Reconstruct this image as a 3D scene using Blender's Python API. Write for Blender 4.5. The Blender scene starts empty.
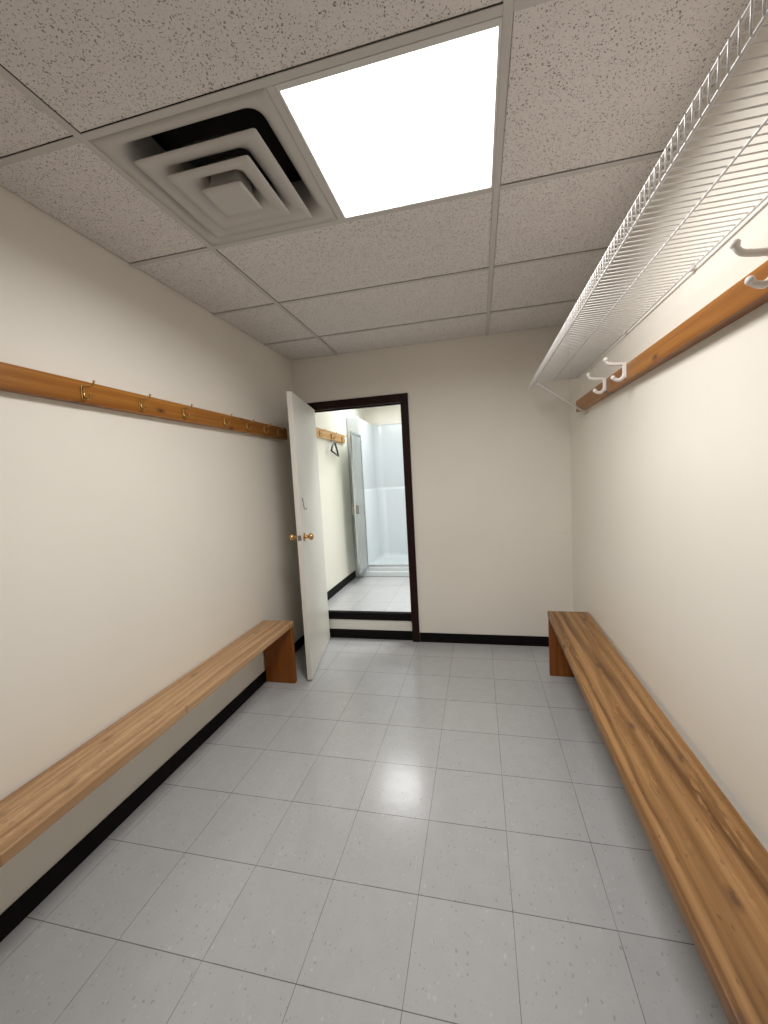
import bpy, bmesh, math, random
from mathutils import Vector, Matrix
random.seed(7)
C = bpy.context.scene.collection
PI = math.pi

# ------------------------------------------------------------------ room numbers (metres)
XL, XR = -1.297, 0.937          # side walls
YB, YF = 2.411, -2.40           # back wall (with the doorway), wall behind the photographer
H = 2.463                       # suspended ceiling
T = 0.3048                      # floor tile
STEP = 0.235                    # raised floor of the room behind
WT = 0.06                       # back wall thickness
DX0, DX1, DZ = -1.150, -0.332, 2.04   # doorway hole
X2L, X2R = -1.251, 0.60         # room behind
Y2F, Y2B, H2 = YB + WT, 4.60, 2.463
RISER_Y = 2.440

# ------------------------------------------------------------------ materials
def mat(name):
    m = bpy.data.materials.new(name); m.use_nodes = True
    nt = m.node_tree
    return m, nt, nt.nodes['Principled BSDF']

def N(nt, kind, **kw):
    n = nt.nodes.new(kind)
    for k, v in kw.items():
        if k in n.inputs and not hasattr(n, k): n.inputs[k].default_value = v
        elif hasattr(n, k): setattr(n, k, v)
        else: n.inputs[k].default_value = v
    return n

def L(nt, a, b): nt.links.new(a, b)

def math_(nt, op, a, b=None, c=None):
    n = nt.nodes.new('ShaderNodeMath'); n.operation = op
    for i, v in enumerate((a, b, c)):
        if v is None: continue
        if isinstance(v, (int, float)): n.inputs[i].default_value = v
        else: nt.links.new(v, n.inputs[i])
    return n.outputs[0]

def mixc(nt, fac, a, b):
    n = nt.nodes.new('ShaderNodeMix'); n.data_type = 'RGBA'
    for i, v in ((0, fac), (6, a), (7, b)):
        if isinstance(v, (int, float)): n.inputs[i].default_value = v
        elif isinstance(v, tuple): n.inputs[i].default_value = (*v, 1) if len(v) == 3 else v
        else: nt.links.new(v, n.inputs[i])
    return n.outputs[2]

def ramp(nt, fac, stops):
    n = nt.nodes.new('ShaderNodeValToRGB')
    e = n.color_ramp.elements
    while len(e) < len(stops): e.new(0.5)
    for k, (p, c) in enumerate(stops):
        e[k].position = p
        e[k].color = (c, c, c, 1) if isinstance(c, (int, float)) else (*c, 1)
    nt.links.new(fac, n.inputs[0])
    return n.outputs[0]

def scaled(nt, src, s, off=(0, 0, 0)):
    n = nt.nodes.new('ShaderNodeMapping'); n.inputs['Scale'].default_value = s; n.inputs['Location'].default_value = off
    nt.links.new(src, n.inputs[0]); return n.outputs[0]

def noise(nt, vec, scale, detail=2, rough=0.5):
    n = nt.nodes.new('ShaderNodeTexNoise'); n.inputs['Scale'].default_value = scale
    n.inputs['Detail'].default_value = detail; n.inputs['Roughness'].default_value = rough
    nt.links.new(vec, n.inputs['Vector']); return n.outputs['Fac']

def bump(nt, bsdf, height, strength, dist):
    b = nt.nodes.new('ShaderNodeBump'); b.inputs['Strength'].default_value = strength; b.inputs['Distance'].default_value = dist
    nt.links.new(height, b.inputs['Height']); nt.links.new(b.outputs[0], bsdf.inputs['Normal'])

def plain(name, col, rough=0.5, metal=0.0, spec=0.5):
    m, nt, b = mat(name)
    b.inputs['Base Color'].default_value = (*col, 1); b.inputs['Roughness'].default_value = rough
    b.inputs['Metallic'].default_value = metal; b.inputs['Specular IOR Level'].default_value = spec
    return m

def paint(name, col, rough=0.55, b_strength=0.12, spec=0.35):
    m, nt, b = mat(name)
    g = nt.nodes.new('ShaderNodeNewGeometry').outputs['Position']
    big = noise(nt, g, 1.6, 3)
    c = mixc(nt, ramp(nt, big, [(0.35, 0.0), (0.7, 1.0)]), col, tuple(x * 0.965 for x in col))
    # a few faint scuffs
    sc = noise(nt, scaled(nt, g, (3.0, 3.0, 14.0)), 2.5, 4, 0.65)
    c = mixc(nt, ramp(nt, sc, [(0.70, 0.0), (0.80, 0.10)]), c, tuple(x * 0.6 for x in col))
    L(nt, c, b.inputs['Base Color'])
    b.inputs['Roughness'].default_value = rough; b.inputs['Specular IOR Level'].default_value = spec
    bump(nt, b, noise(nt, g, 220, 2), b_strength, 0.002)
    return m

def wood(name, dark, mid, light, rough=0.38, along='Y', across='X', knot=(0.10, 0.045, 0.02), scar=0.0, seed=0.0, bands=(), keep=0.45, knot_amt=0.85):
    """sawn pine: grain runs along one axis, rings and knots vary across the other (object coordinates)"""
    m, nt, b = mat(name)
    tc = nt.nodes.new('ShaderNodeTexCoord').outputs['Object']
    sx = nt.nodes.new('ShaderNodeSeparateXYZ'); L(nt, tc, sx.inputs[0])
    U, V = sx.outputs[across], sx.outputs[along]           # U across the board, V along it
    uv = nt.nodes.new('ShaderNodeCombineXYZ'); L(nt, U, uv.inputs[0]); L(nt, V, uv.inputs[1])
    depth = [q for q in 'XYZ' if q not in (along, across)][0]
    L(nt, math_(nt, 'MULTIPLY', sx.outputs[depth], 0.3), uv.inputs[2])
    uv = uv.outputs[0]
    w = nt.nodes.new('ShaderNodeTexWave'); w.wave_type = 'BANDS'; w.bands_direction = 'X'; w.wave_profile = 'SIN'
    w.inputs['Scale'].default_value = 6.5; w.inputs['Distortion'].default_value = 8.0
    w.inputs['Detail'].default_value = 2.0; w.inputs['Detail Scale'].default_value = 0.9; w.inputs['Detail Roughness'].default_value = 0.45
    L(nt, scaled(nt, uv, (1, 0.10, 1), (seed, seed * 0.7, seed * 1.3)), w.inputs['Vector'])
    fine = noise(nt, scaled(nt, uv, (170, 2.4, 170)), 1.0, 3, 0.6)
    broad = noise(nt, scaled(nt, uv, (14, 0.55, 9), (seed, 0, 0)), 1.0, 3, 0.55)
    streak = noise(nt, scaled(nt, uv, (48, 0.9, 38), (seed * 2, 1, seed)), 1.0, 3, 0.55)
    c = mixc(nt, ramp(nt, w.outputs['Fac'], [(0.10, 0.0), (0.60, 0.55), (0.97, 1.0)]), light, mid)
    c = mixc(nt, ramp(nt, broad, [(0.46, 0.0), (0.58, 0.45), (0.72, 0.85)]), c, dark)
    c = mixc(nt, ramp(nt, streak, [(0.54, 0.0), (0.62, 0.40), (0.72, 0.70)]), c, dark)
    c = mixc(nt, ramp(nt, fine, [(0.42, 0.0), (0.75, 0.42)]), c, dark)
    for u0, slope, half, amt in bands:                      # heartwood bands of this board
        wob = math_(nt, 'MULTIPLY_ADD', noise(nt, scaled(nt, uv, (0.01, 2.2, 0.01), (u0 * 50, u0 * 31, 0)), 1.0, 2), 0.034, -0.017)
        cen = math_(nt, 'ADD', math_(nt, 'MULTIPLY_ADD', V, slope, u0), wob)
        d = math_(nt, 'DIVIDE', math_(nt, 'ABSOLUTE', math_(nt, 'SUBTRACT', U, cen)), half)
        k = math_(nt, 'MULTIPLY', ramp(nt, d, [(0.25, 1.0), (1.0, 0.0)]), ramp(nt, noise(nt, scaled(nt, uv, (90, 3.0, 40), (u0 * 9, 3, 1)), 1.0, 3, 0.6), [(0.30, 0.30), (0.60, 1.0)]))
        c = mixc(nt, math_(nt, 'MULTIPLY', k, amt), c, tuple(x * 0.8 for x in dark))
    # knots and short dark nicks
    def spots(sc, off, r0, r1, pick, colour, amt):
        nonlocal c
        wv = nt.nodes.new('ShaderNodeVectorMath'); wv.operation = 'ADD'
        nn = nt.nodes.new('ShaderNodeTexNoise'); nn.inputs['Scale'].default_value = 45; L(nt, uv, nn.inputs['Vector'])
        v2 = nt.nodes.new('ShaderNodeVectorMath'); v2.operation = 'SCALE'; v2.inputs['Scale'].default_value = 0.010
        L(nt, nn.outputs['Color'], v2.inputs[0]); L(nt, uv, wv.inputs[0]); L(nt, v2.outputs[0], wv.inputs[1])
        vo = nt.nodes.new('ShaderNodeTexVoronoi'); vo.voronoi_dimensions = '2D'; vo.inputs['Scale'].default_value = 1.0
        L(nt, scaled(nt, wv.outputs[0], sc, off), vo.inputs['Vector'])
        sp = nt.nodes.new('ShaderNodeSeparateColor'); L(nt, vo.outputs['Color'], sp.inputs[0])
        k = math_(nt, 'MULTIPLY', ramp(nt, vo.outputs['Distance'], [(r0, 1.0), (r0 * 1.5, 0.6), (r1, 0.0)]), math_(nt, 'GREATER_THAN', sp.outputs[0], pick))
        c = mixc(nt, math_(nt, 'MULTIPLY', k, amt), c, colour)
    spots((10, 4.2, 1), (seed * 3, seed, 0), 0.05, 0.17, keep, knot, knot_amt)
    if scar:
        spots((70, 20, 1), (seed, seed * 5, 0), 0.08, 0.20, 0.88, knot, 0.6)
        sn = noise(nt, scaled(nt, uv, (75, 9, 26), (seed, 4, 0)), 1.0, 5, 0.7)
        sm = noise(nt, scaled(nt, uv, (9, 0.7, 6), (2.0, seed, 0)), 1.0, 1)
        sm = ramp(nt, sm, [(0.44, 0.0), (0.54, 1.0)])
        c = mixc(nt, math_(nt, 'MULTIPLY', ramp(nt, sn, [(0.56, 0.0), (0.64, scar)]), sm), c, tuple(min(1, x * 1.30) for x in light))
        c = mixc(nt, math_(nt, 'MULTIPLY', ramp(nt, sn, [(0.33, scar), (0.40, 0.0)]), sm), c, tuple(x * 0.7 for x in dark))
    L(nt, c, b.inputs['Base Color'])
    b.inputs['Roughness'].default_value = rough; b.inputs['Specular IOR Level'].default_value = 0.4
    bump(nt, b, fine, 0.15, 0.001)
    return m

def floor_tiles(name, base):
    m, nt, b = mat(name)
    g = nt.nodes.new('ShaderNodeNewGeometry').outputs['Position']
    sp = nt.nodes.new('ShaderNodeSeparateXYZ'); L(nt, g, sp.inputs[0])
    def seam(o):
        k = math_(nt, 'DIVIDE', o, T)
        d = math_(nt, 'ABSOLUTE', math_(nt, 'SUBTRACT', k, math_(nt, 'ROUND', k)))
        return d, math_(nt, 'FLOOR', k)
    dx, ix = seam(sp.outputs[0]); dy, iy = seam(sp.outputs[1])
    wob = noise(nt, g, 9.0, 3)
    wid = math_(nt, 'MULTIPLY_ADD', wob, 0.006, 0.0010)
    sx = math_(nt, 'LESS_THAN', dx, wid); sy = math_(nt, 'LESS_THAN', dy, math_(nt, 'ADD', wid, 0.0008))
    se = math_(nt, 'MAXIMUM', math_(nt, 'MULTIPLY', sx, 0.75), sy)
    # one tone and one grain direction per tile
    cb = nt.nodes.new('ShaderNodeCombineXYZ'); L(nt, ix, cb.inputs[0]); L(nt, iy, cb.inputs[1])
    wn = nt.nodes.new('ShaderNodeTexWhiteNoise'); wn.noise_dimensions = '2D'; L(nt, cb.outputs[0], wn.inputs['Vector'])
    c = mixc(nt, wn.outputs['Value'], tuple(x * 0.965 for x in base), tuple(x * 1.03 for x in base))
    mott = noise(nt, scaled(nt, g, (1.0, 0.7, 1.0)), 16, 4, 0.6)
    c = mixc(nt, ramp(nt, mott, [(0.42, 0.0), (0.70, 0.30)]), c, tuple(x * 1.16 for x in base))
    # dark and light flecks pressed into the vinyl
    def flecks(sc, seed, lo, hi):
        vo = nt.nodes.new('ShaderNodeTexVoronoi'); vo.inputs['Scale'].default_value = 1.0
        wv = nt.nodes.new('ShaderNodeVectorMath'); wv.operation = 'ADD'
        nn = nt.nodes.new('ShaderNodeTexNoise'); nn.inputs['Scale'].default_value = 30; L(nt, g, nn.inputs['Vector'])
        vs = nt.nodes.new('ShaderNodeVectorMath'); vs.operation = 'SCALE'; vs.inputs['Scale'].default_value = 0.02
        L(nt, nn.outputs['Color'], vs.inputs[0]); L(nt, g, wv.inputs[0]); L(nt, vs.outputs[0], wv.inputs[1])
        L(nt, scaled(nt, wv.outputs[0], sc, (seed, seed, 0)), vo.inputs['Vector'])
        s2 = nt.nodes.new('ShaderNodeSeparateColor'); L(nt, vo.outputs['Color'], s2.inputs[0])
        r = math_(nt, 'MULTIPLY_ADD', s2.outputs[1], 0.16, 0.06)
        near = math_(nt, 'LESS_THAN', vo.outputs['Distance'], r)
        pick = math_(nt, 'MULTIPLY', math_(nt, 'GREATER_THAN', s2.outputs[0], lo), math_(nt, 'LESS_THAN', s2.outputs[0], hi))
        return math_(nt, 'MULTIPLY', near, pick)
    c = mixc(nt, math_(nt, 'MULTIPLY', flecks((66, 40, 50), 0.0, 0.35, 1.1), 0.42), c, tuple(x * 0.45 for x in base))
    c = mixc(nt, math_(nt, 'MULTIPLY', flecks((48, 30, 50), 7.3, 0.45, 1.1), 0.40), c, tuple(min(1, x * 1.35) for x in base))
    c = mixc(nt, math_(nt, 'MULTIPLY', flecks((120, 80, 90), 3.1, 0.3, 1.1), 0.30), c, tuple(x * 0.5 for x in base))
    c = mixc(nt, math_(nt, 'MULTIPLY', se, 0.80), c, (0.10, 0.095, 0.09))
    L(nt, c, b.inputs['Base Color'])
    ro = math_(nt, 'MULTIPLY_ADD', noise(nt, g, 7, 4, 0.6), 0.08, 0.15)
    L(nt, ro, b.inputs['Roughness'])
    b.inputs['Specular IOR Level'].default_value = 0.45
    bump(nt, b, math_(nt, 'MULTIPLY_ADD', se, -0.5, noise(nt, g, 26, 2)), 0.10, 0.004)
    return m

def ceiling_tile(name, base):
    m, nt, b = mat(name)
    g = nt.nodes.new('ShaderNodeNewGeometry').outputs['Position']
    nn = nt.nodes.new('ShaderNodeTexNoise'); nn.inputs['Scale'].default_value = 55; nn.inputs['Detail'].default_value = 2; L(nt, g, nn.inputs['Vector'])
    vs = nt.nodes.new('ShaderNodeVectorMath'); vs.operation = 'SCALE'; vs.inputs['Scale'].default_value = 0.016; L(nt, nn.outputs['Color'], vs.inputs[0])
    ad = nt.nodes.new('ShaderNodeVectorMath'); ad.operation = 'ADD'; L(nt, g, ad.inputs[0]); L(nt, vs.outputs[0], ad.inputs[1])
    def dots(sc, off, r0, r1, keep):
        vo = nt.nodes.new('ShaderNodeTexVoronoi'); vo.inputs['Scale'].default_value = 1.0
        L(nt, scaled(nt, ad.outputs[0], sc, off), vo.inputs['Vector'])
        s = nt.nodes.new('ShaderNodeSeparateColor'); L(nt, vo.outputs['Color'], s.inputs[0])
        r = math_(nt, 'MULTIPLY_ADD', s.outputs[1], r1 - r0, r0)
        return math_(nt, 'MULTIPLY', math_(nt, 'LESS_THAN', vo.outputs['Distance'], r), math_(nt, 'GREATER_THAN', s.outputs[0], keep))
    d = math_(nt, 'MAXIMUM', math_(nt, 'MAXIMUM', dots((105, 80, 60), (0, 0, 0), 0.12, 0.27, 0.20), dots((80, 120, 60), (9, 4, 2), 0.10, 0.24, 0.30)), dots((190, 160, 120), (3, 1, 2), 0.16, 0.33, 0.30))
    c = mixc(nt, noise(nt, g, 14, 3), tuple(x * 0.95 for x in base), tuple(x * 1.04 for x in base))
    c = mixc(nt, ramp(nt, noise(nt, g, 190, 3, 0.7), [(0.45, 0.0), (0.70, 0.30)]), c, tuple(x * 0.6 for x in base))
    c = mixc(nt, math_(nt, 'MULTIPLY', d, 0.78), c, tuple(x * 0.22 for x in base))
    L(nt, c, b.inputs['Base Color'])
    b.inputs['Roughness'].default_value = 0.95; b.inputs['Specular IOR Level'].default_value = 0.1
    bump(nt, b, math_(nt, 'MULTIPLY_ADD', d, -1.0, noise(nt, g, 160, 2)), 0.5, 0.002)
    return m

def emitter(name, col, strength):
    m, nt, b = mat(name)
    b.inputs['Base Color'].default_value = (0.9, 0.9, 0.9, 1)
    b.inputs['Emission Color'].default_value = (*col, 1); b.inputs['Emission Strength'].default_value = strength
    return m

M = {}
M['wall'] = paint('cream wall paint', (0.855, 0.81, 0.73))
M['wall_behind'] = paint('pale wall paint', (0.80, 0.785, 0.70))
M['floor'] = floor_tiles('speckled vinyl tile', (0.43, 0.433, 0.44))
M['ceil'] = ceiling_tile('fissured ceiling tile', (0.80, 0.755, 0.73))
M['tee'] = plain('grey enamelled steel', (0.58, 0.55, 0.53), 0.5)
M['dark'] = plain('dark void', (0.012, 0.011, 0.010), 0.9)
M['plain_ceiling'] = plain('white plaster', (0.8, 0.8, 0.76), 0.8)
M['rubber'] = plain('black rubber', (0.006, 0.005, 0.005), 0.6, 0, 0.12)
M['brown'] = plain('dark brown gloss paint', (0.018, 0.005, 0.004), 0.4, 0, 0.2)
M['door'] = paint('off white door paint', (0.74, 0.715, 0.655), 0.4, 0.04, 0.45)
M['bench'] = wood('honey pine', (0.24, 0.12, 0.045), (0.44, 0.262, 0.130), (0.53, 0.335, 0.18), 0.40, scar=0.55, seed=1.7, keep=0.6, knot_amt=0.5,
                  bands=((0.19, 0.012, 0.012, 0.4), (0.035, 0.004, 0.010, 0.5)))
M['bench_worn'] = wood('scratched honey pine', (0.13, 0.052, 0.010), (0.28, 0.140, 0.046), (0.37, 0.200, 0.078), 0.42, scar=0.5, seed=4.1, keep=0.72,
                       bands=((-0.178, -0.062, 0.030, 0.95), (-0.075, -0.02, 0.012, 0.6), (-0.222, -0.004, 0.010, 0.8), (-0.246, 0.0, 0.006, 0.6)))
M['bench_end'] = wood('orange pine', (0.17, 0.045, 0.006), (0.26, 0.078, 0.009), (0.32, 0.105, 0.014), 0.40, 'Z', 'X', seed=2.9, keep=0.9)
M['rail'] = wood('varnished orange pine', (0.19, 0.058, 0.009), (0.36, 0.138, 0.020), (0.44, 0.185, 0.032), 0.32, 'Y', 'Z', seed=5.3, keep=0.45, knot=(0.07, 0.022, 0.008))
M['rail_far'] = wood('pale pine', (0.40, 0.20, 0.07), (0.52, 0.30, 0.12), (0.62, 0.38, 0.17), 0.35, 'Y', 'Z', seed=8.3)
M['brass'] = plain('aged brass', (0.50, 0.33, 0.13), 0.34, 1.0)
M['brass_knob'] = plain('polished brass', (0.66, 0.42, 0.20), 0.22, 1.0)
M['hook_white'] = plain('cream enamel', (0.84, 0.80, 0.76), 0.3)
M['wire'] = plain('white vinyl coating', (0.80, 0.78, 0.77), 0.35)
M['vent'] = plain('grey white vent enamel', (0.56, 0.53, 0.50), 0.5)
M['light_frame'] = plain('white light trim', (0.66, 0.65, 0.63), 0.4)
M['lamp'] = emitter('lit diffuser', (1.0, 1.0, 0.98), 3.0)
M['lamp_behind'] = emitter('lit diffuser behind', (0.965, 1.0, 0.985), 3.0)
M['shower'] = plain('white acrylic', (0.60, 0.645, 0.67), 0.22)
M['chrome'] = plain('brushed aluminium', (0.62, 0.64, 0.66), 0.25, 1.0)
M['black_plastic'] = plain('black plastic', (0.012, 0.012, 0.014), 0.4)
M['grey_metal'] = plain('dull grey metal', (0.30, 0.29, 0.27), 0.4, 0.8)
def glass(name):
    m, nt, b = mat(name)
    out = nt.nodes['Material Output']
    tr = nt.nodes.new('ShaderNodeBsdfTransparent'); tr.inputs[0].default_value = (0.92, 0.955, 0.945, 1)
    gl = nt.nodes.new('ShaderNodeBsdfGlossy'); gl.inputs['Roughness'].default_value = 0.08
    df = nt.nodes.new('ShaderNodeBsdfDiffuse'); df.inputs[0].default_value = (0.80, 0.86, 0.84, 1)
    fr = nt.nodes.new('ShaderNodeFresnel'); fr.inputs[0].default_value = 1.5
    a = nt.nodes.new('ShaderNodeMixShader'); a.inputs[0].default_value = 0.38
    L(nt, tr.outputs[0], a.inputs[1]); L(nt, df.outputs[0], a.inputs[2])
    c = nt.nodes.new('ShaderNodeMixShader'); L(nt, fr.outputs[0], c.inputs[0]); L(nt, a.outputs[0], c.inputs[1]); L(nt, gl.outputs[0], c.inputs[2])
    L(nt, c.outputs[0], out.inputs[0])
    return m
M['glass'] = glass('shower glass')

# ------------------------------------------------------------------ mesh helpers
def add_box(bm, x0, x1, y0, y1, z0, z1, bev=0.0, seg=2, mtx=None):
    vs = [bm.verts.new((x, y, z)) for x in (x0, x1) for y in (y0, y1) for z in (z0, z1)]
    fs = [bm.faces.new([vs[i] for i in f]) for f in ((0, 1, 3, 2), (4, 6, 7, 5), (0, 4, 5, 1), (2, 3, 7, 6), (0, 2, 6, 4), (1, 5, 7, 3))]
    if mtx is not None: bmesh.ops.transform(bm, matrix=mtx, verts=vs)
    if bev > 0:
        es = list({e for f in fs for e in f.edges})
        bmesh.ops.bevel(bm, geom=es, offset=bev, segments=seg, profile=0.5, affect='EDGES', clamp_overlap=True)

def box(*a, **k):
    bm = bmesh.new(); add_box(bm, *a, **k); return bm

def add_tube(bm, pts, r, n=8, cap=True):
    pts = [Vector(p) for p in pts]
    rr = r if isinstance(r, (list, tuple)) else [r] * len(pts)
    rings = []; ref = None
    for i, p in enumerate(pts):
        t = (pts[min(i + 1, len(pts) - 1)] - pts[max(i - 1, 0)]).normalized()
        if ref is None:
            ref = t.orthogonal().normalized()
        u = (ref - t * ref.dot(t)).normalized(); v = t.cross(u); ref = u
        rings.append([bm.verts.new(p + (u * math.cos(2 * PI * k / n) + v * math.sin(2 * PI * k / n)) * rr[i]) for k in range(n)])
    for a, b in zip(rings, rings[1:]):
        for k in range(n):
            f = bm.faces.new((a[k], a[(k + 1) % n], b[(k + 1) % n], b[k])); f.smooth = True
    if cap:
        bm.faces.new(rings[0][::-1]); bm.faces.new(rings[-1])

def add_ball(bm, c, r, sx=1, sy=1, sz=1):
    q = bmesh.ops.create_uvsphere(bm, u_segments=14, v_segments=9, radius=r)
    for v in q['verts']:
        v.co = Vector((v.co.x * sx, v.co.y * sy, v.co.z * sz)) + Vector(c)
    for v in q['verts']:
        for f in v.link_faces: f.smooth = True

def add_lathe(bm, prof, mtx, n=24):
    """prof: (radius, height) pairs turned about local Z, moved by mtx."""
    rings = []
    for r, h in prof:
        rings.append([bm.verts.new(mtx @ Vector((r * math.cos(2 * PI * k / n), r * math.sin(2 * PI * k / n), h))) for k in range(n)])
    for a, b in zip(rings, rings[1:]):
        for k in range(n):
            f = bm.faces.new((a[k], a[(k + 1) % n], b[(k + 1) % n], b[k])); f.smooth = True
    bm.faces.new(rings[0][::-1]); bm.faces.new(rings[-1])

def curve(pts, n=8):
    """smooth path through pts"""
    P = [Vector(p) for p in pts]; out = []
    for i in range(len(P) - 1):
        a, b, c, d = P[max(i - 1, 0)], P[i], P[i + 1], P[min(i + 2, len(P) - 1)]
        for k in range(n):
            t = k / n
            out.append(0.5 * (2 * b + (c - a) * t + (2 * a - 5 * b + 4 * c - d) * t * t + (3 * b - a - 3 * c + d) * t ** 3))
    out.append(P[-1]); return out

def rsq(half, r, n=6):
    """rounded square outline"""
    o = []
    for cx, cy, a0 in ((1, 1, 0), (-1, 1, 90), (-1, -1, 180), (1, -1, 270)):
        for k in range(n + 1):
            a = math.radians(a0 + 90 * k / n)
            o.append((cx * (half - r) + r * math.cos(a), cy * (half - r) + r * math.sin(a)))
    return o

def add_loft(bm, prof, close_last=False, close_first=False, smooth=True):
    """prof: (half, z, corner radius)"""
    rings = [[bm.verts.new((x, y, z)) for x, y in rsq(h, r)] for h, z, r in prof]
    n = len(rings[0])
    for a, b in zip(rings, rings[1:]):
        for k in range(n):
            f = bm.faces.new((a[k], a[(k + 1) % n], b[(k + 1) % n], b[k])); f.smooth = smooth
    if close_first: bm.faces.new(rings[0][::-1])
    if close_last: bm.faces.new(rings[-1])

def obj(name, bm, m, parent=None, loc=None):
    bmesh.ops.recalc_face_normals(bm, faces=bm.faces)
    me = bpy.data.meshes.new(name); bm.to_mesh(me); bm.free()
    me.materials.append(m)
    o = bpy.data.objects.new(name, me); C.objects.link(o)
    if parent: o.parent = parent
    if loc: o.location = loc
    return o

def tag(o, label, cat, group=None):
    o['label'] = label; o['category'] = cat
    if group: o['group'] = group
    return o

def thing(name, label, cat, loc=(0, 0, 0), rotz=0.0, group=None):
    o = bpy.data.objects.new(name, None); C.objects.link(o); o.empty_display_size = 0.1
    o.location = loc; o.rotation_euler = (0, 0, rotz)
    return tag(o, label, cat, group)

def struct(name, bm, m, label=None, cat=None, parent=None):
    o = obj(name, bm, m, parent)
    if parent is None:
        o['kind'] = 'structure'
        if label: tag(o, label, cat)
    return o

def copy_part(o, parent, loc):
    c = o.copy(); C.objects.link(c); c.parent = parent; c.location = loc
    return c

# ------------------------------------------------------------------ the room shell
W = 0.10
struct('floor', box(XL - W, XR + W, YF - W, RISER_Y, -0.10, 0.0), M['floor'],
       'pale grey speckled vinyl tile floor of the changing room', 'floor')
struct('wall_left', box(XL - W, XL, YF, YB, 0.0, H + 0.25), M['wall'],
       'long cream wall on the left behind the brass hook rail', 'wall')
struct('wall_right', box(XR, XR + W, YF, YB, 0.0, H + 0.25), M['wall'],
       'long cream wall on the right behind the wire shelf', 'wall')
struct('wall_front', box(XL - W, XR + W, YF - W, YF, 0.0, H + 0.25), M['wall'],
       'cream wall at the photographer\'s back', 'wall')
bm = bmesh.new()
add_box(bm, X2L - W, DX0, YB, YB + WT, 0, H2 + 0.1)
add_box(bm, DX1, max(XR, X2R) + W, YB, YB + WT, 0, H2 + 0.1)
add_box(bm, DX0, DX1, YB, YB + WT, DZ, H2 + 0.1)
struct('wall_back', bm, M['wall'], 'cream end wall with the open doorway', 'wall')

# suspended ceiling: inverted tees, loose tiles with a dark gap on two edges, void above
GX = [XL, -0.8674, 0.3518, XR]                       # bay lines along the room
GY = [0.1378 + k * 0.6096 for k in range(-4, 4)]     # cross tees
GY = [y for y in GY if y > YF + 0.05]
LIGHT_X0 = -0.2576                                    # joint between vent panel and light
bm = bmesh.new()
ye = [YF] + GY + [YB]
for i in range(3):
    for j in range(len(ye) - 1):
        x0, x1, y0, y1 = GX[i], GX[i + 1], ye[j], ye[j + 1]
        if i == 1 and abs(y0 - 0.1378) < 0.01: continue      # light and vent cell
        g0 = 0.0138 if i > 0 else 0.006
        g1 = 0.0136 if y1 < YB else 0.005
        add_box(bm, x0 + g0, x1 - (0.008 if i < 2 else 0.0), y0 + (0.008 if j else 0.0), y1 - g1, H + 0.0045, H + 0.019)
ceil = struct('ceiling', bm, M['ceil'], 'suspended ceiling of grey fissured tiles', 'ceiling')
def tee(name, x0, x1, y0, y1):
    struct(name, box(x0, x1, y0, y1, H, H + 0.003, bev=0.0008, seg=1), M['tee'], parent=ceil)
for x in GX[1:3]: tee('main_tee', x - 0.012, x + 0.012, YF, YB)
for y in GY:
    for i in range(3):
        tee('cross_tee', GX[i] + (0.012 if i else 0), GX[i + 1] - (0.012 if i < 2 else 0), y - 0.012, y + 0.012)
tee('cross_tee', LIGHT_X0 - 0.012, LIGHT_X0 + 0.012, 0.1498, 0.7354)
struct('ceiling_void', box(XL - W, XR + W, YF - W, YB, H + 0.25, H + 0.30), M['dark'],
       'dark void seen through the gaps of the ceiling tiles', 'ceiling')

# black cove base
BH, BT = 0.082, 0.007
def base(name, x0, x1, y0, y1, z0, label):
    bm = bmesh.new(); add_box(bm, x0, x1, y0, y1, z0, z0 + BH, bev=0.003, seg=2)
    struct(name, bm, M['rubber'], label, 'baseboard')
base('baseboard_left', XL, XL + BT, YF, YB, 0, 'black rubber base under the left bench wall')
base('baseboard_right', XR - BT, XR, YF, YB, 0, 'black rubber base along the right wall')
bm = bmesh.new()
add_box(bm, XL + BT, -1.198, YB - BT, YB, 0, BH, bev=0.003)
add_box(bm, -0.286, XR - BT, YB - BT, YB, 0, BH, bev=0.003)
struct('baseboard_back', bm, M['rubber'], 'black rubber base along the end wall', 'baseboard')
base('baseboard_front', XL + BT, XR - BT, YF, YF + BT, 0, 'black rubber base behind the photographer')

# dark brown door casing and jamb lining
bm = bmesh.new()
CW, CP = 0.062, 0.014
add_box(bm, -1.135 - CW, -1.135, YB - CP, YB, 0, 2.092, bev=0.003)
add_box(bm, -0.287 - CW, -0.287, YB - CP, YB, 0, 2.092, bev=0.003)
add_box(bm, -1.135, -0.287 - CW, YB - CP, YB, 2.092 - CW - 0.004, 2.092, bev=0.003)
add_box(bm, DX0 - 0.001, -1.135, YB, YB + WT + 0.004, 0, DZ)
add_box(bm, -0.349, DX1 + 0.001, YB, YB + WT + 0.004, 0, DZ)
add_box(bm, -1.135, -0.349, YB, YB + WT + 0.004, 2.026, DZ)
add_box(bm, -0.359, -0.349, YB + 0.036, YB + WT, STEP, 2.026)
add_box(bm, -1.135, -0.359, YB + 0.036, YB + WT, 2.016, 2.026)
struct('trim_1', bm, M['brown'], 'dark brown painted frame around the doorway', 'door frame')

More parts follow.
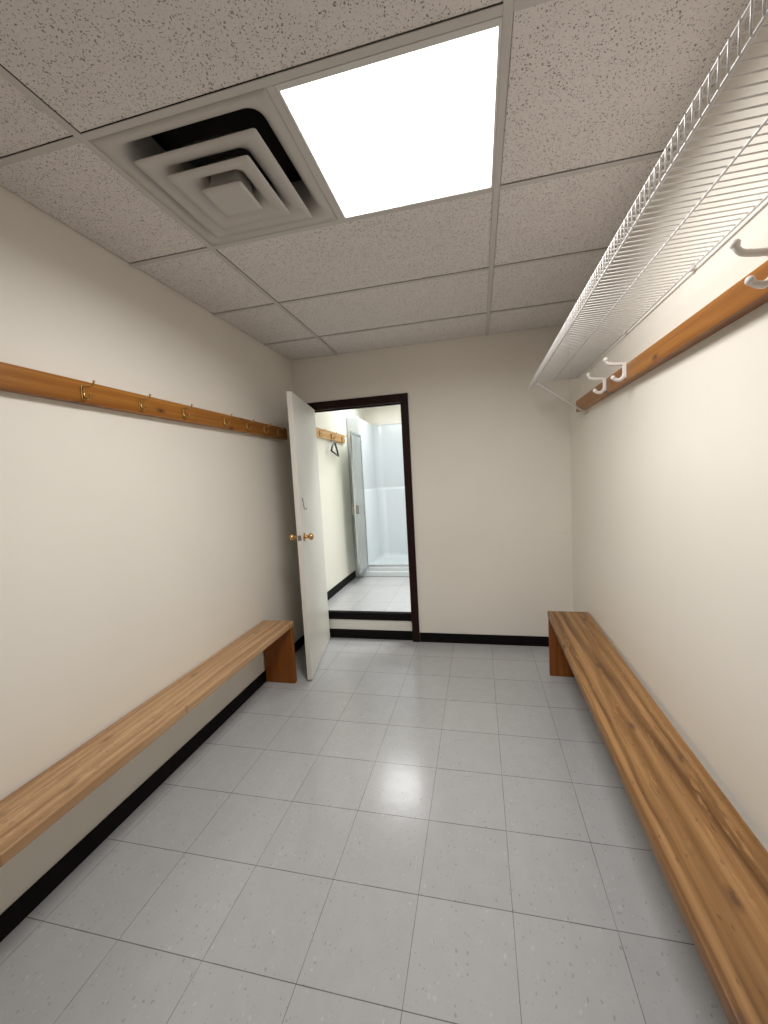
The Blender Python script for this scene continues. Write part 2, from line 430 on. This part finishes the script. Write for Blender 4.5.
# step up into the room behind
struct('floor_behind', box(X2L - W, X2R + W, RISER_Y, Y2B + W, -0.1, STEP), M['floor'],
       'pale tiled floor of the shower room, one step up', 'floor')
struct('wall_riser', box(-1.135, -0.349, RISER_Y - 0.006, RISER_Y, BH, STEP - 0.062), M['wall_behind'],
       'pale riser strip of the step in the doorway', 'riser')
bm = bmesh.new()
add_box(bm, -1.135, -0.349, RISER_Y - 0.016, RISER_Y, STEP - 0.062, STEP + 0.003, bev=0.004)
add_box(bm, -1.135, -0.349, RISER_Y - 0.016, RISER_Y + 0.035, STEP, STEP + 0.003)
struct('trim_2', bm, M['rubber'], 'black rubber nosing on the edge of the doorway step', 'step nosing')
struct('trim_3', box(-1.135, -0.349, RISER_Y - 0.012, RISER_Y, 0, BH, bev=0.003), M['rubber'],
       'black rubber base at the foot of the doorway step', 'baseboard')

# painted-over ledge on the end wall, near the right corner
bm = bmesh.new(); add_box(bm, 0.742, XR, YB - 0.003, YB, 0.915, 0.936, bev=0.002, seg=2)
add_box(bm, XR - 0.006, XR, YB - 0.016, YB, 0.90, 0.99, bev=0.003, seg=2)
struct('trim_4', bm, M['wall'], 'cream painted-over strip low on the end wall by the right corner', 'trim')

# room behind: walls, ceiling
struct('wall_shower_left', box(X2L - W, X2L, Y2F, Y2B, STEP, H2), M['wall_behind'], 'pale wall with a hanger rail in the shower room', 'wall')
struct('wall_shower_right', box(X2R, X2R + W, Y2F, Y2B, STEP, H2), M['wall_behind'], 'right wall of the shower room, out of view', 'wall')
struct('wall_shower_back', box(X2L - W, X2R + W, Y2B, Y2B + W, STEP, H2), M['wall'], 'cream wall above the shower stall', 'wall')
struct('ceiling_behind', box(X2L - W, X2R + W, Y2F, Y2B + W, H2, H2 + 0.05), M['plain_ceiling'], 'plain ceiling of the shower room', 'ceiling')
struct('baseboard_shower', box(X2L, X2L + BT, Y2F, 3.74, STEP, STEP + 0.085, bev=0.003), M['rubber'],
       'black rubber base along the shower room wall', 'baseboard')

# ------------------------------------------------------------------ door leaf, swung into the room
hinge = Vector((-1.097, YB - 0.018, 0.0))
free = Vector((-0.952, 1.645, 0.0))
ang = math.atan2(free.y - hinge.y, free.x - hinge.x)
DW = (free - hinge).length
door = bpy.data.objects.new('door_1', None); C.objects.link(door)
door.location = hinge; door.rotation_euler = (0, 0, ang); door['kind'] = 'structure'
tag(door, 'off white flush door standing open into the changing room', 'door')
DT = 0.035
# local +X runs from hinge to free edge; local +Y is the face the camera sees
obj('leaf', box(0, DW, -DT, 0, 0.012, 2.028, bev=0.0025, seg=2), M['door'], door)
KX, KZ = DW - 0.062, 1.030
knob_prof = [(0.033, 0.0), (0.033, 0.003), (0.028, 0.007), (0.013, 0.010), (0.0105, 0.026), (0.013, 0.032), (0.022, 0.038),
             (0.0265, 0.047), (0.0265, 0.055), (0.022, 0.063), (0.010, 0.067)]
for s in (1, -1):
    bm = bmesh.new()
    mx = Matrix.Rotation(-PI / 2 * s, 4, 'X')
    add_lathe(bm, knob_prof, mx)
    obj('door_knob', bm, M['brass_knob'], door, (KX, 0.0 if s > 0 else -DT, KZ))
bm = bmesh.new()
add_box(bm, DW - 0.001, DW + 0.0015, -DT + 0.005, -0.005, KZ - 0.018, KZ + 0.018, bev=0.0007, seg=1)
add_box(bm, DW, DW + 0.010, -DT + 0.011, -0.012, KZ - 0.010, KZ + 0.010, bev=0.003, seg=2)
obj('latch', bm, M['grey_metal'], door)
bm = bmesh.new()
hk = [(0, 0.002, 0.02), (0, 0.006, 0.0), (0, 0.008, -0.03), (0, 0.012, -0.048), (0, 0.022, -0.052), (0, 0.028, -0.042)]
add_tube(bm, curve(hk, 5), 0.0028)
add_box(bm, -0.011, 0.011, 0.0, 0.004, 0.010, 0.030, bev=0.0015)
obj('door_hook', bm, M['grey_metal'], door, (DW - 0.085, 0, 1.275))
bm = bmesh.new()
for z in (0.25, 1.05, 1.82):
    add_tube(bm, [(-0.004, -DT - 0.003, z - 0.045), (-0.004, -DT - 0.003, z + 0.045)], 0.006)
obj('hinge', bm, M['grey_metal'], door)

# ------------------------------------------------------------------ benches
def bench(label, cat_group, loc, rotz, length, width, y_far, near, m_seat, side):
    """side=+1: front edge on local +X. Origin on the wall side."""
    t = thing('wooden_bench', label, 'bench', loc, rotz, cat_group)
    z1, th = 0.445, 0.039
    x0, x1 = (0, width) if side > 0 else (-width, 0)
    bm = box(x0, x1, -length, 0, z1 - th, z1, bev=0.0055, seg=3)
    obj('seat', bm, m_seat, t)
    for y in near:
        bm = box(x0 + 0.001, x1 - 0.004 if side > 0 else x1, y - 0.036, y, 0.0, z1 - th, bev=0.003, seg=2)
        if side < 0:
            bm.free(); bm = box(x0 + 0.004, x1 - 0.001, y - 0.036, y, 0.0, z1 - th, bev=0.003, seg=2)
        obj('end_panel', bm, M['bench_end'], t)
    return t
bench('long honey pine bench along the left wall beside the open door', 'pine benches', (XL + 0.009, 1.634, 0), 0.0, 3.10, 0.229, 1.634,
      (-0.0, -3.06), M['bench'], 1)
bench('long scratched pine bench along the right wall under the wire shelf', 'pine benches', (0.931, 1.949, 0), math.radians(-0.8), 3.30, 0.256, 1.949,
      (-0.0, -3.26), M['bench_worn'], -1)

# ------------------------------------------------------------------ coat rails
def rail(label, loc, y0, y1, z0, z1, d, m, side):
    t = thing('coat_rail', label, 'coat rail', loc)
    x0, x1 = (0, d) if side > 0 else (-d, 0)
    obj('board', box(x0, x1, y0, y1, z0, z1, bev=0.003, seg=2), m, t)
    return t

def brass_hook(side):
    bm = bmesh.new()
    s = side
    add_tube(bm, curve([(0.004 * s, 0, -0.018), (0.006 * s, 0, 0.005), (0.010 * s, 0, 0.022), (0.028 * s, 0, 0.020), (0.048 * s, 0, 0.020), (0.060 * s, 0, 0.033)], 5), 0.0030)
    add_ball(bm, (0.061 * s, 0, 0.035), 0.0048)
    add_tube(bm, curve([(0.004 * s, 0, 0.012), (0.006 * s, 0, -0.008), (0.012 * s, 0, -0.024), (0.026 * s, 0, -0.028), (0.036 * s, 0, -0.014)], 5), 0.0032)
    add_ball(bm, (0.0365 * s, 0, -0.012), 0.0048)
    b = 0.004
    add_box(bm, min(0, b * s), max(0, b * s), -0.007, 0.007, -0.030, 0.026, bev=0.0015)
    return bm
HL = (0.395, 0.675, 0.955, 1.310, 1.560, 1.790, 2.000)
lr = rail('orange pine rail with small brass double hooks on the left wall', (XL, 0, 0), YF + 0.3, 2.170, 1.770, 1.858, 0.038, M['rail'], 1)
h0 = obj('coat_hook', brass_hook(1), M['brass'], lr, (0.038, HL[0], 1.812)); h0['label'] = 'small brass double hook'
for y in HL[1:]: copy_part(h0, lr, (0.038, y, 1.812))

def white_hook():
    bm = bmesh.new()
    up = curve([(-0.003, 0, -0.006), (-0.008, 0, 0.020), (-0.018, 0, 0.029), (-0.040, 0, 0.031), (-0.068, 0, 0.036), (-0.081, 0, 0.050)], 7)
    n = len(up); add_tube(bm, up, [0.0095 - 0.0025 * i / n for i in range(n)], 10)
    add_ball(bm, (-0.0815, 0, 0.056), 0.0105)
    lo = curve([(-0.006, 0, 0.020), (-0.005, 0, -0.006), (-0.010, 0, -0.026), (-0.024, 0, -0.038), (-0.040, 0, -0.036), (-0.050, 0, -0.028)], 7)
    n = len(lo); add_tube(bm, lo, [0.0100 - 0.0025 * i / n for i in range(n)], 10)
    add_ball(bm, (-0.052, 0, -0.026), 0.0100)
    add_box(bm, -0.005, 0.0, -0.013, 0.013, -0.034, 0.034, bev=0.002)
    return bm
rr = rail('orange pine rail with white double hooks under the wire shelf', (XR, 0, 0), YF + 0.3, 2.047, 1.777, 1.851, 0.038, M['rail'], -1)
w0 = obj('coat_hook', white_hook(), M['hook_white'], rr, (-0.038, 1.395, 1.824)); w0['label'] = 'white enamel double hook'
for y in (1.105, 0.165): copy_part(w0, rr, (-0.038, y, 1.824))

fr = rail('short pale pine rail holding the black hanger in the shower room', (X2L, 0, 0), Y2F + 0.04, 3.575, 1.838, 1.930, 0.022, M['rail_far'], 1)
f0 = obj('coat_hook', brass_hook(1), M['brass'], fr, (0.022, 3.13, 1.878))
for y in (2.80, 3.46): copy_part(f0, fr, (0.022, y, 1.878))

# black hanger on the middle hook of the far rail
hg = thing('clothes_hanger', 'black plastic clothes hanger hanging from the pale rail in the shower room', 'hanger', (X2L + 0.050, 3.13, 1.858), math.radians(6))
bm = bmesh.new()
add_tube(bm, curve([(0, -0.016, -0.012), (0, -0.018, 0.004), (0, -0.004, 0.016), (0, 0.012, 0.008), (0, 0.010, -0.010), (0, 0.0, -0.030), (0, 0.0, -0.045)], 6), 0.0026)
obj('hook', bm, M['grey_metal'], hg)
bm = bmesh.new()
add_tube(bm, curve([(0, 0.0, -0.042), (0, 0.03, -0.055), (0, 0.11, -0.130), (0, 0.145, -0.178)], 6), 0.0100)
add_tube(bm, curve([(0, 0.0, -0.042), (0, -0.03, -0.055), (0, -0.11, -0.105), (0, -0.145, -0.140)], 6), 0.0100)
add_tube(bm, [(0, -0.145, -0.140), (0, 0.0, -0.160), (0, 0.145, -0.178)], 0.0085)
add_ball(bm, (0, 0, -0.045), 0.011); add_ball(bm, (0, 0.145, -0.178), 0.008); add_ball(bm, (0, -0.145, -0.140), 0.008)
obj('shoulders', bm, M['black_plastic'], hg)

# ------------------------------------------------------------------ ventilated wire shelf
sh = thing('wire_shelf', 'long white wire shelf on the right wall above the hook rail', 'shelf', (XR, 0, 0))
SY0, SY1, SZ = -1.45, 2.125, 2.012
FX, BX = 0.622 - XR, -0.012
R0 = 0.0018
bm = bmesh.new()
n = int((SY1 - SY0) / 0.0254)
for k in range(n + 1):
    y = SY1 - 0.004 - k * 0.0254
    add_tube(bm, [(BX, y, SZ + 0.004), (FX + 0.004, y, SZ + 0.004), (FX, y, SZ), (FX - 0.001, y, SZ - 0.045)], R0, 6)
obj('deck_wires', bm, M['wire'], sh)
def rod(name, x, z, r):
    bm = bmesh.new(); add_tube(bm, [(x, SY0, z), (x, SY1, z)], r, 8); return obj(name, bm, M['wire'], sh)
rod('front_rod', FX + 0.003, SZ + 0.0005, 0.0030)
rod('lip_rod', FX + 0.0025, SZ - 0.045, 0.0030)
rod('middle_rod', 0.775 - XR, SZ - 0.0006, 0.0027)
rod('back_rod', BX, SZ, 0.0034)
bm = bmesh.new()
add_tube(bm, [(FX + 0.008, 1.90, SZ - 0.043), (FX + 0.03, 1.90, SZ - 0.058), (-0.006, 1.90, 1.745)], 0.0066, 8)
add_box(bm, -0.004, 0, 1.888, 1.912, 1.715, 1.758, bev=0.0012)
obj('support_brace', bm, M['wire'], sh)
for y in (-0.6, 0.0, 0.6, 1.2, 1.8):
    bm = bmesh.new(); add_box(bm, -0.016, 0.0, y - 0.007, y + 0.007, SZ - 0.006, SZ + 0.012, bev=0.002)
    obj('wall_clip', bm, M['wire'], sh)

# ------------------------------------------------------------------ ceiling light and vent
lt = thing('ceiling_light', 'square lit ceiling panel beside the air vent', 'ceiling light', (0, 0, H))
lx0, lx1, ly0, ly1 = LIGHT_X0 + 0.0125, 0.3518 - 0.0125, 0.1378 + 0.0125, 0.1378 + 0.6096 - 0.0125
fx0, fx1, fy0, fy1 = -0.236, 0.331, 0.170, 0.728
bm = bmesh.new()
zt, zb = 0.020, -0.001
add_box(bm, lx0, fx0, ly0, ly1, zb, zt, bev=0.001, seg=1); add_box(bm, fx1, lx1, ly0, ly1, zb, zt, bev=0.001, seg=1)
add_box(bm, fx0, fx1, ly0, fy0, zb, zt, bev=0.001, seg=1); add_box(bm, fx0, fx1, fy1, ly1, zb, zt, bev=0.001, seg=1)
obj('frame', bm, M['light_frame'], lt)
obj('diffuser', box(fx0, fx1, fy0, fy1, 0.004, 0.010), M['lamp'], lt)
bm = bmesh.new(); add_box(bm, fx0 - 0.008, fx1 + 0.008, fy0 - 0.008, fy1 + 0.008, 0.0105, 0.09, bev=0.004)
obj('housing', bm, M['light_frame'], lt)
def lamp(name, parent, loc, sx, sy, watts, col, spread):
    ld = bpy.data.lights.new(name, 'AREA'); ld.shape = 'RECTANGLE'; ld.size = sx; ld.size_y = sy
    ld.energy = watts; ld.color = col; ld.spread = math.radians(spread)
    o = bpy.data.objects.new(name, ld); C.objects.link(o); o.parent = parent; o.location = loc
lamp('panel_lamp', lt, ((fx0 + fx1) / 2, (fy0 + fy1) / 2, 0.002), fx1 - fx0 - 0.004, fy1 - fy0 - 0.004, 26.5, (1.0, 0.985, 0.965), 166)

vt = thing('ceiling_vent', 'grey square louvred air vent beside the lit ceiling panel', 'air vent', ((-0.8674 + LIGHT_X0) / 2, 0.1378 + 0.3048, H))
bm = bmesh.new()
add_loft(bm, [(0.2915, 0.012, 0.002), (0.2915, 0.0, 0.002), (0.264, 0.0, 0.045), (0.256, 0.002, 0.045), (0.246, 0.009, 0.047), (0.236, 0.022, 0.050), (0.227, 0.042, 0.052), (0.220, 0.07, 0.052), (0.218, 0.13, 0.052)])
obj('panel', bm, M['vent'], vt)
bm = bmesh.new(); add_loft(bm, [(0.285, 0.02, 0.002), (0.285, 0.16, 0.002)], close_last=True)
obj('duct', bm, M['dark'], vt)
def ring(name, prof, close=False):
    bm = bmesh.new(); add_loft(bm, prof, close_last=close)
    o = obj(name, bm, M['vent'], vt)
    if not close:
        sm = o.modifiers.new('thickness', 'SOLIDIFY'); sm.thickness = 0.0016; sm.offset = 0
    return o
ring('louver', [(0.214, -0.020, 0.010), (0.190, -0.017, 0.014), (0.162, -0.012, 0.02), (0.142, 0.000, 0.03), (0.128, 0.024, 0.04), (0.122, 0.07, 0.04)])
ring('louver', [(0.150, -0.034, 0.010), (0.126, -0.031, 0.012), (0.102, -0.026, 0.018), (0.084, -0.012, 0.026), (0.071, 0.012, 0.03), (0.067, 0.05, 0.03)])
ring('center_plate', [(0.052, 0.03, 0.02), (0.055, -0.005, 0.016), (0.063, -0.032, 0.013), (0.076, -0.044, 0.010), (0.076, -0.046, 0.010), (0.060, -0.047, 0.010)], True)

# ------------------------------------------------------------------ shower stall behind
st = thing('shower_stall', 'white one-piece shower stall behind the doorway', 'shower', (0, 0, STEP))
SX0, SX1, SYF = -1.095, -0.16, 3.755       # opening
bm = bmesh.new()
zt = 2.150 - STEP
# floor-plan outline of the inner wall with rounded back corners, lofted with a rounded top lip
def inner(off, z, r=0.10):
    x0, x1, yb = SX0 - off, SX1 + off, Y2B - 0.035 + off
    o = [(x0, SYF)]
    for k in range(7):
        a = PI - PI / 2 * k / 6; o.append((x0 + r + r * math.cos(a), yb - r + r * math.sin(a)))
    for k in range(7):
        a = PI / 2 - PI / 2 * k / 6; o.append((x1 - r + r * math.cos(a), yb - r + r * math.sin(a)))
    o.append((x1, SYF))
    return [bm.verts.new((x, y, z)) for x, y in o]
levels = [(-0.04, 0.075), (-0.012, 0.095), (0.0, 0.14), (0.0, 1.02), (0.010, 1.035), (0.022, 1.045), (0.024, 1.06), (0.026, zt - 0.03), (0.030, zt - 0.008), (0.034, zt)]
rings = [inner(o, z) for o, z in levels]
for a, b in zip(rings, rings[1:]):
    for k in range(len(a) - 1):
        f = bm.faces.new((a[k], a[k + 1], b[k + 1], b[k])); f.smooth = True
bm.faces.new(rings[0])                                        # pan
obj('stall_walls', bm, M['shower'], st)
bm = bmesh.new()
add_box(bm, X2L + 0.002, SX0, SYF - 0.022, SYF, 0, zt, bev=0.008, seg=3)       # front flanges
add_box(bm, SX1, SX1 + 0.16, SYF - 0.022, SYF, 0, zt, bev=0.008, seg=3)
obj('front_flange', bm, M['shower'], st)
bm = bmesh.new()
add_box(bm, SX0, SX1, SYF - 0.030, SYF + 0.05, 0, 0.064, bev=0.010, seg=3)
add_box(bm, SX0, SX1, SYF - 0.010, SYF + 0.06, 0.060, 0.118, bev=0.010, seg=3)
obj('curb', bm, M['shower'], st)
bm = bmesh.new(); add_box(bm, SX0, SX1, SYF - 0.004, SYF + 0.022, 0.117, 0.140, bev=0.003)
obj('sill_track', bm, M['chrome'], st)
bm = bmesh.new(); add_box(bm, X2L + 0.0005, X2L + 0.009, SYF - 0.036, SYF - 0.020, 0, zt + 0.03, bev=0.003)
obj('edge_strip', bm, M['chrome'], st)
# framed glass door, swung out towards the changing room
da = Vector((-1.096, 3.76, 0)); db = Vector((-1.091, 3.365, 0))
dl = (db - da).length
sd = bpy.data.objects.new('door', None); C.objects.link(sd); sd.parent = st
sd.location = da; sd.rotation_euler = (0, 0, math.atan2(db.y - da.y, db.x - da.x))
b0, t0 = 0.125, 1.945 - STEP
fw = 0.024
bm = bmesh.new()
add_box(bm, 0, fw, -0.012, 0.012, b0, t0, bev=0.003); add_box(bm, dl - fw, dl, -0.012, 0.012, b0, t0, bev=0.003)
add_box(bm, fw, dl - fw, -0.012, 0.012, b0, b0 + fw, bev=0.003); add_box(bm, fw, dl - fw, -0.012, 0.012, t0 - fw, t0, bev=0.003)
obj('door_frame', bm, M['chrome'], sd)
obj('glass_pane', box(fw - 0.004, dl - fw + 0.004, -0.003, 0.003, b0 + fw - 0.004, t0 - fw + 0.004), M['glass'], sd)
bm = bmesh.new()
for s in (1, -1):
    add_box(bm, dl - 0.034, dl - 0.004, 0.012 * s if s > 0 else -0.040, 0.040 if s > 0 else -0.012, 0.80, 0.90, bev=0.005)
obj('handle', bm, M['grey_metal'], sd)

# shower room panels: one shows its shine on the floor tiles, one added for brightness
def far_panel(label, x, y, watts, spread):
    l2 = thing('ceiling_light', label, 'ceiling light', (x, y, H2))
    bm = bmesh.new()
    for a in ((-0.27, 0.27, -0.27, -0.245), (-0.27, 0.27, 0.245, 0.27), (-0.27, -0.245, -0.245, 0.245), (0.245, 0.27, -0.245, 0.245)):
        add_box(bm, a[0], a[1], a[2], a[3], -0.030, 0, bev=0.002, seg=1)
    obj('frame', bm, M['light_frame'], l2)
    obj('diffuser', box(-0.245, 0.245, -0.245, 0.245, -0.022, -0.016), M['lamp_behind'], l2)
    lamp('panel_lamp', l2, (0, 0, -0.024), 0.48, 0.48, watts, (0.985, 1.0, 0.985), spread)
far_panel('lit ceiling panel over the shower, out of view above the door head', -0.79, 3.74, 10.5, 178)
far_panel('unseen ceiling panel added to brighten the shower room floor', 0.0, 2.86, 20.0, 125)  # invented fill panel, kept out of view and off the floor shine

# ------------------------------------------------------------------ world, camera, view
w = bpy.data.worlds.new('World'); bpy.context.scene.world = w; w.use_nodes = True
w.node_tree.nodes['Background'].inputs[0].default_value = (0, 0, 0, 1)

yaw, pitch, roll = 0.23100943, -0.08144601, -0.05564635
cy, sy, cp, sp_, cr, sr = math.cos(yaw), math.sin(yaw), math.cos(pitch), math.sin(pitch), math.cos(roll), math.sin(roll)
f = Vector((-sy * cp, cy * cp, sp_)); r = Vector((cy, sy, 0)); u = r.cross(f)
r2, u2 = cr * r + sr * u, -sr * r + cr * u
cam = bpy.data.cameras.new('Camera'); co = bpy.data.objects.new('Camera', cam); C.objects.link(co)
mt = Matrix((( r2.x, u2.x, -f.x), (r2.y, u2.y, -f.y), (r2.z, u2.z, -f.z))).to_4x4()
mt.translation = (0.24596587, -0.93500727, 1.40643205)
co.matrix_world = mt
cam.sensor_fit = 'AUTO'; cam.sensor_width = 36.0; cam.lens = 406.1824 / 1024 * 36.0
cam.clip_start = 0.02
bpy.context.scene.camera = co
vs = bpy.context.scene.view_settings
vs.view_transform = 'Standard'; vs.look = 'None'; vs.gamma = 1.0; vs.use_curve_mapping = False
vs.exposure = 0.0
